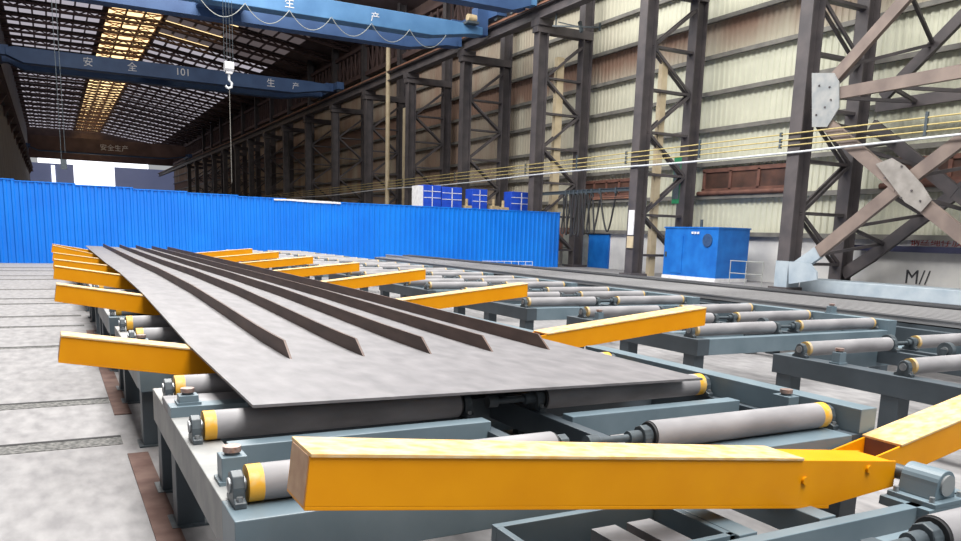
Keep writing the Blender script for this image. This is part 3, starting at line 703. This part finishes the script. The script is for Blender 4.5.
# ------------------------------------------------------------------ swing arms
AY0, AP = 2.2, 3.35
def left_arm(k, xe, ze, slope, lab):
    y = AY0 + AP*k; xp = 3.42
    r = thing('swing_arm', lab, 'swing arm', (xp, y, ze - slope*(xp-xe)), 'yellow left-hand swing arms')
    L = xp-xe; s = slope; D = .165; t = .012; n = math.sqrt(1+s*s)
    def Z(x, d):                                  # x<0 towards the left end; deeper towards the pivot
        return -s*x - d*n*((1 + .36*(x+L)/L) if d > .1 else 1)
    w = .20
    def slab(x0, x1, d0, d1, y0, y1, name, m, cham=0):
        e0, e1 = (x0-s*d0 if x0 < -1 else x0), (x0-s*d1 if x0 < -1 else x0)
        poly = [(e0,Z(e0,d0)),(x1,Z(x1,d0)),(x1,Z(x1,d1)-0+cham),(x1-.44 if cham else x1,Z(x1-.44 if cham else x1,d1)),(e1,Z(e1,d1))]
        if not cham: poly = [poly[0],poly[1],poly[2],poly[4]]
        return MB().prism(poly, 'y', y0, y1).build(name, m, r, bevel=.002)
    slab(-L, -.02, t, D, 0, t, 'side_plate', 'yellow', .09); slab(-L, -.02, t, D, w-t, w, 'side_plate', 'yellow', .10)
    slab(-L, -.66, 0, t, -.008, w+.008, 'top_plate', 'yellow_lit_top'); slab(-L, -.46, D, D+t, .0, w, 'bottom_plate', 'yellow')
    MB().prism([(-L-s*t-.002,Z(-L-s*t,t)),(-L-s*t+t,Z(-L-s*t+t,t)),(-L-s*D+t,Z(-L-s*D+t,D)),(-L-s*D-.002,Z(-L-s*D,D))], 'y', t, w-t).build('end_plate', 'bare', r); slab(-.66, -.05, t, t*2, t, w-t, 'pivot_cover', 'yellow')
    for x, d in ((-.64, .10), (-.22, .05)):
        MB().cyl((x,-.012,Z(x,d)),(x,.0,Z(x,d)), .018, 16).build('pin', 'yellow', r, smooth=True)
    return r
def right_arm(k, xe, ze, slope, lab):
    y = AY0 + .235 + AP*k; xp = 3.42
    r = thing('swing_arm', lab, 'swing arm', (xp, y, ze - slope*(xe-xp)), 'yellow right-hand swing arms')
    L = xe-xp; s = slope; D = .165; t = .012; n = math.sqrt(1+s*s); w = .215
    def Z(x, d): return s*x - d*n
    def slab(x0, x1, d0, d1, y0, y1, name, m):
        return MB().prism([(x0,Z(x0,d0)),(x1,Z(x1,d0)),(x1,Z(x1,d1)),(x0,Z(x0,d1))], 'y', y0, y1).build(name, m, r, bevel=.002)
    slab(0, L, t, D, 0, t, 'side_plate', 'yellow'); slab(0, L, t, D, w-t, w, 'side_plate', 'yellow')
    slab(.36, L, 0, t, -.008, w+.008, 'top_plate', 'yellow_lit_top'); slab(.05, L, D, D+t, 0, w, 'bottom_plate', 'yellow')
    slab(L-t, L, t, D, t, w-t, 'end_plate', 'yellow'); slab(.36, .38, t, D, t, w-t, 'stiffener', 'winframe')
    return r
def zleft(Y):
    pts = [(3,.805),(5.6,.803),(7.2,.85),(9.0,.895),(12.4,.915),(16,.885),(26,.87),(40,.87)]
    for (a, p), (b_, q) in zip(pts, pts[1:]):
        if Y <= b_: return p + (q-p)*max(0,(Y-a))/(b_-a)
    return .87
near = left_arm(0, .633, .955, .117, 'big yellow swing arm lying across the foreground')
ends = [.905, .995, 1.01, .965, .965, 1.03, .98]
for k in range(1, 8):
    y = AY0+AP*k; zc = zleft(y)-.022
    if k == 1: zc = zleft(y)-.02
    left_arm(k, .02, ends[k-1], (ends[k-1]-zc)/.8, 'yellow swing arm poking out left of the plate, %s from the front' % ORD[k-1])
right_arm(0, 5.6, .938, .185, 'yellow swing arm rising to the right edge beside the pivot')
rends = [.957, .965, .985, .945, .945, .95, .94]
for k in range(1, 8):
    right_arm(k, 5.63, rends[k-1], (rends[k-1]-.735)/2.1, 'yellow swing arm raised right of the plate, %s from the front' % ORD[k-1])
def pivot(k, za, lab, lab2):
    y = AY0 + AP*k - .26; zb = za - .085
    pb = thing('pivot_beam', lab2, 'beam', (.95, y, 0), 'beams under the arm pivots')
    MB().box(0,4.2,.055,.115,max(.02,zb-.16),zb).build('web_beam', 'frame', pb, bevel=.003)
    MB().box(2.32,2.76,.0,.235,zb-.04,zb).build('seat_plate', 'frame', pb)
    for x in (.1,2.3,4.0): MB().box(x,x+.1,.04,.13,0,max(.02,zb-.16)).build('leg', 'frame_shaded', pb)
    r = thing('pivot_bracket', lab, 'pivot bracket', (3.43, y, zb), 'pivot brackets of the swing arms')
    MB().box(-.12,.12,0,.23,0,.022).build('base', 'frame', r, bevel=.003)
    MB().prism([(-.078,.022),(.078,.022)]+[(.066*math.cos(a),.085+.066*math.sin(a)) for a in [math.pi*i/12 for i in range(13)]], 'y', .035, .21).build('housing', 'frame', r, bevel=.004)
    MB().cyl((0,.025,.085),(0,.035,.085), .048, 22).build('end_cap', 'gusset', r, smooth=True)
    MB().cyl((0,.21,.085),(0,.50,.085), .035, 14).build('pivot_pin', 'iron', r, smooth=True)
    for x in (-.1,.1):
        for yy in (.03,.2): MB().cyl((x,yy,.022),(x,yy,.045), .012, 8).build('bolt', 'shaft', r)
pivot(0, .565, 'grey-blue pivot bracket at the near arm end', 'grey-blue beam carrying the pivot bracket of the near arm')
for k in range(1, 8):
    zc = zleft(AY0+AP*k)-(.02 if k == 1 else .022)
    sl = (ends[k-1]-zc)/.8
    pivot(k, max(.12, ends[k-1]-sl*3.4-.09), 'grey-blue pivot bracket hidden beneath the plate, %s from the front' % ORD[k-1], 'grey-blue pivot beam beneath the steel plate, %s from the front' % ORD[k-1])

# ------------------------------------------------------------------ stiffened steel plate
def zright(Y): return .765 + (.02 if Y > 9 else .02*max(0,(Y-4)/5))
def xl(Y): return .765 + .0075*(Y-3.6)
def xr(Y): return 3.50 + .0075*(Y-3.6)
def stiff_plate():
    r = thing('stiffened_plate', 'large grey steel plate with five welded stiffeners lying across rollers', 'steel plate', (0, 0, 0))
    Y0, Y1 = 3.58, 28.6; n = 60; m = 8
    vs = []; fs = []
    def z(u, Y): return zleft(Y)+(zright(Y)-zleft(Y))*u
    for i in range(n+1):
        for j in range(m+1):
            u = j/m; Y = Y0+(Y1-Y0)*i/n; vs.append((xl(Y)+(xr(Y)-xl(Y))*u, Y, z(u, Y)))
    top = len(vs)
    vs += [(x, y, q-.014) for x, y, q in vs]
    w = m+1
    for i in range(n):
        for j in range(m):
            a = i*w+j; fs.append((a,a+1,a+w+1,a+w)); fs.append((top+a,top+a+w,top+a+w+1,top+a+1))
    for i in range(n):
        for a in (i*w, i*w+m): fs.append((a,a+w,top+a+w,top+a))
    for j in range(m):
        for a in (j, n*w+j): fs.append((a,a+1,top+a+1,top+a))
    MB().add(vs, fs).build('plate_sheet', 'plate', r)
    for s in range(5):
        u = .185 + .176*s; vs = []; fs = []; N = 50; ys = 4.86
        for i in range(N+1):
            Y = ys+(Y1-.3-ys)*i/N; x = xl(Y)+(xr(Y)-xl(Y))*u; q = z(u, Y)
            Yt = Y + (.16 if i == 0 else 0)
            vs += [(x-.007,Y,q-.002),(x+.007,Y,q-.002),(x+.007,Yt,q+.098),(x-.007,Yt,q+.098)]
        for i in range(N):
            for c in range(4): fs.append((4*i+c,4*i+(c+1)%4,4*i+4+(c+1)%4,4*i+4+c))
        fs += [(0,1,2,3),(4*N,4*N+1,4*N+2,4*N+3)]
        MB().add(vs, fs).build('stiffener', 'stiff', r)
stiff_plate()

# ------------------------------------------------------------------ long steel bars stacked beyond the right table
rk = thing('bar_rack', 'long dark steel rack carrying the bars beyond right-hand table', 'rack', (9.15, 0, 0))
MB().box(0,.14,-1.2,27.5,.22,.62).build('side_beam', 'frame_shaded', rk); MB().box(3.2,3.34,-1.2,27.5,.22,.62).build('side_beam', 'frame_shaded', rk)  # deep dark sides added to stand for the shadow beneath the bars
for i in range(7):
    y = -.8 + 4.4*i
    MB().box(.14,3.2,y,y+.14,.45,.66).build('cross_beam', 'frame_shaded', rk)
    for x in (0,3.2): MB().box(x,x+.14,y,y+.14,0,.22).build('leg', 'frame_shaded', rk)
for i in range(12):
    x = 9.35 + .19*i; r_ = random.Random(i); y0 = -1 + r_.uniform(-.3,.3); y1 = (24.5 if i < 8 else 27) + r_.uniform(-1.2,.8)
    dark = i >= 9
    h = .13 if dark else .10
    mb = MB().box(0,.012,y0,y1,0,h).box(0,.14,y0,y1,0,.014).box(-.012,.05,y0,y1,h-.022,h)
    o = mb.build('bulb_bar', 'barsdark' if dark else 'bars'); o.location = (x, 0, .66)
    tag(o, 'long %s steel bar stacked beyond the right-hand rollers, %s from them' % ('dark' if dark else 'grey', ORD[i]), 'steel bar', 'long steel bars beyond the right-hand rollers')
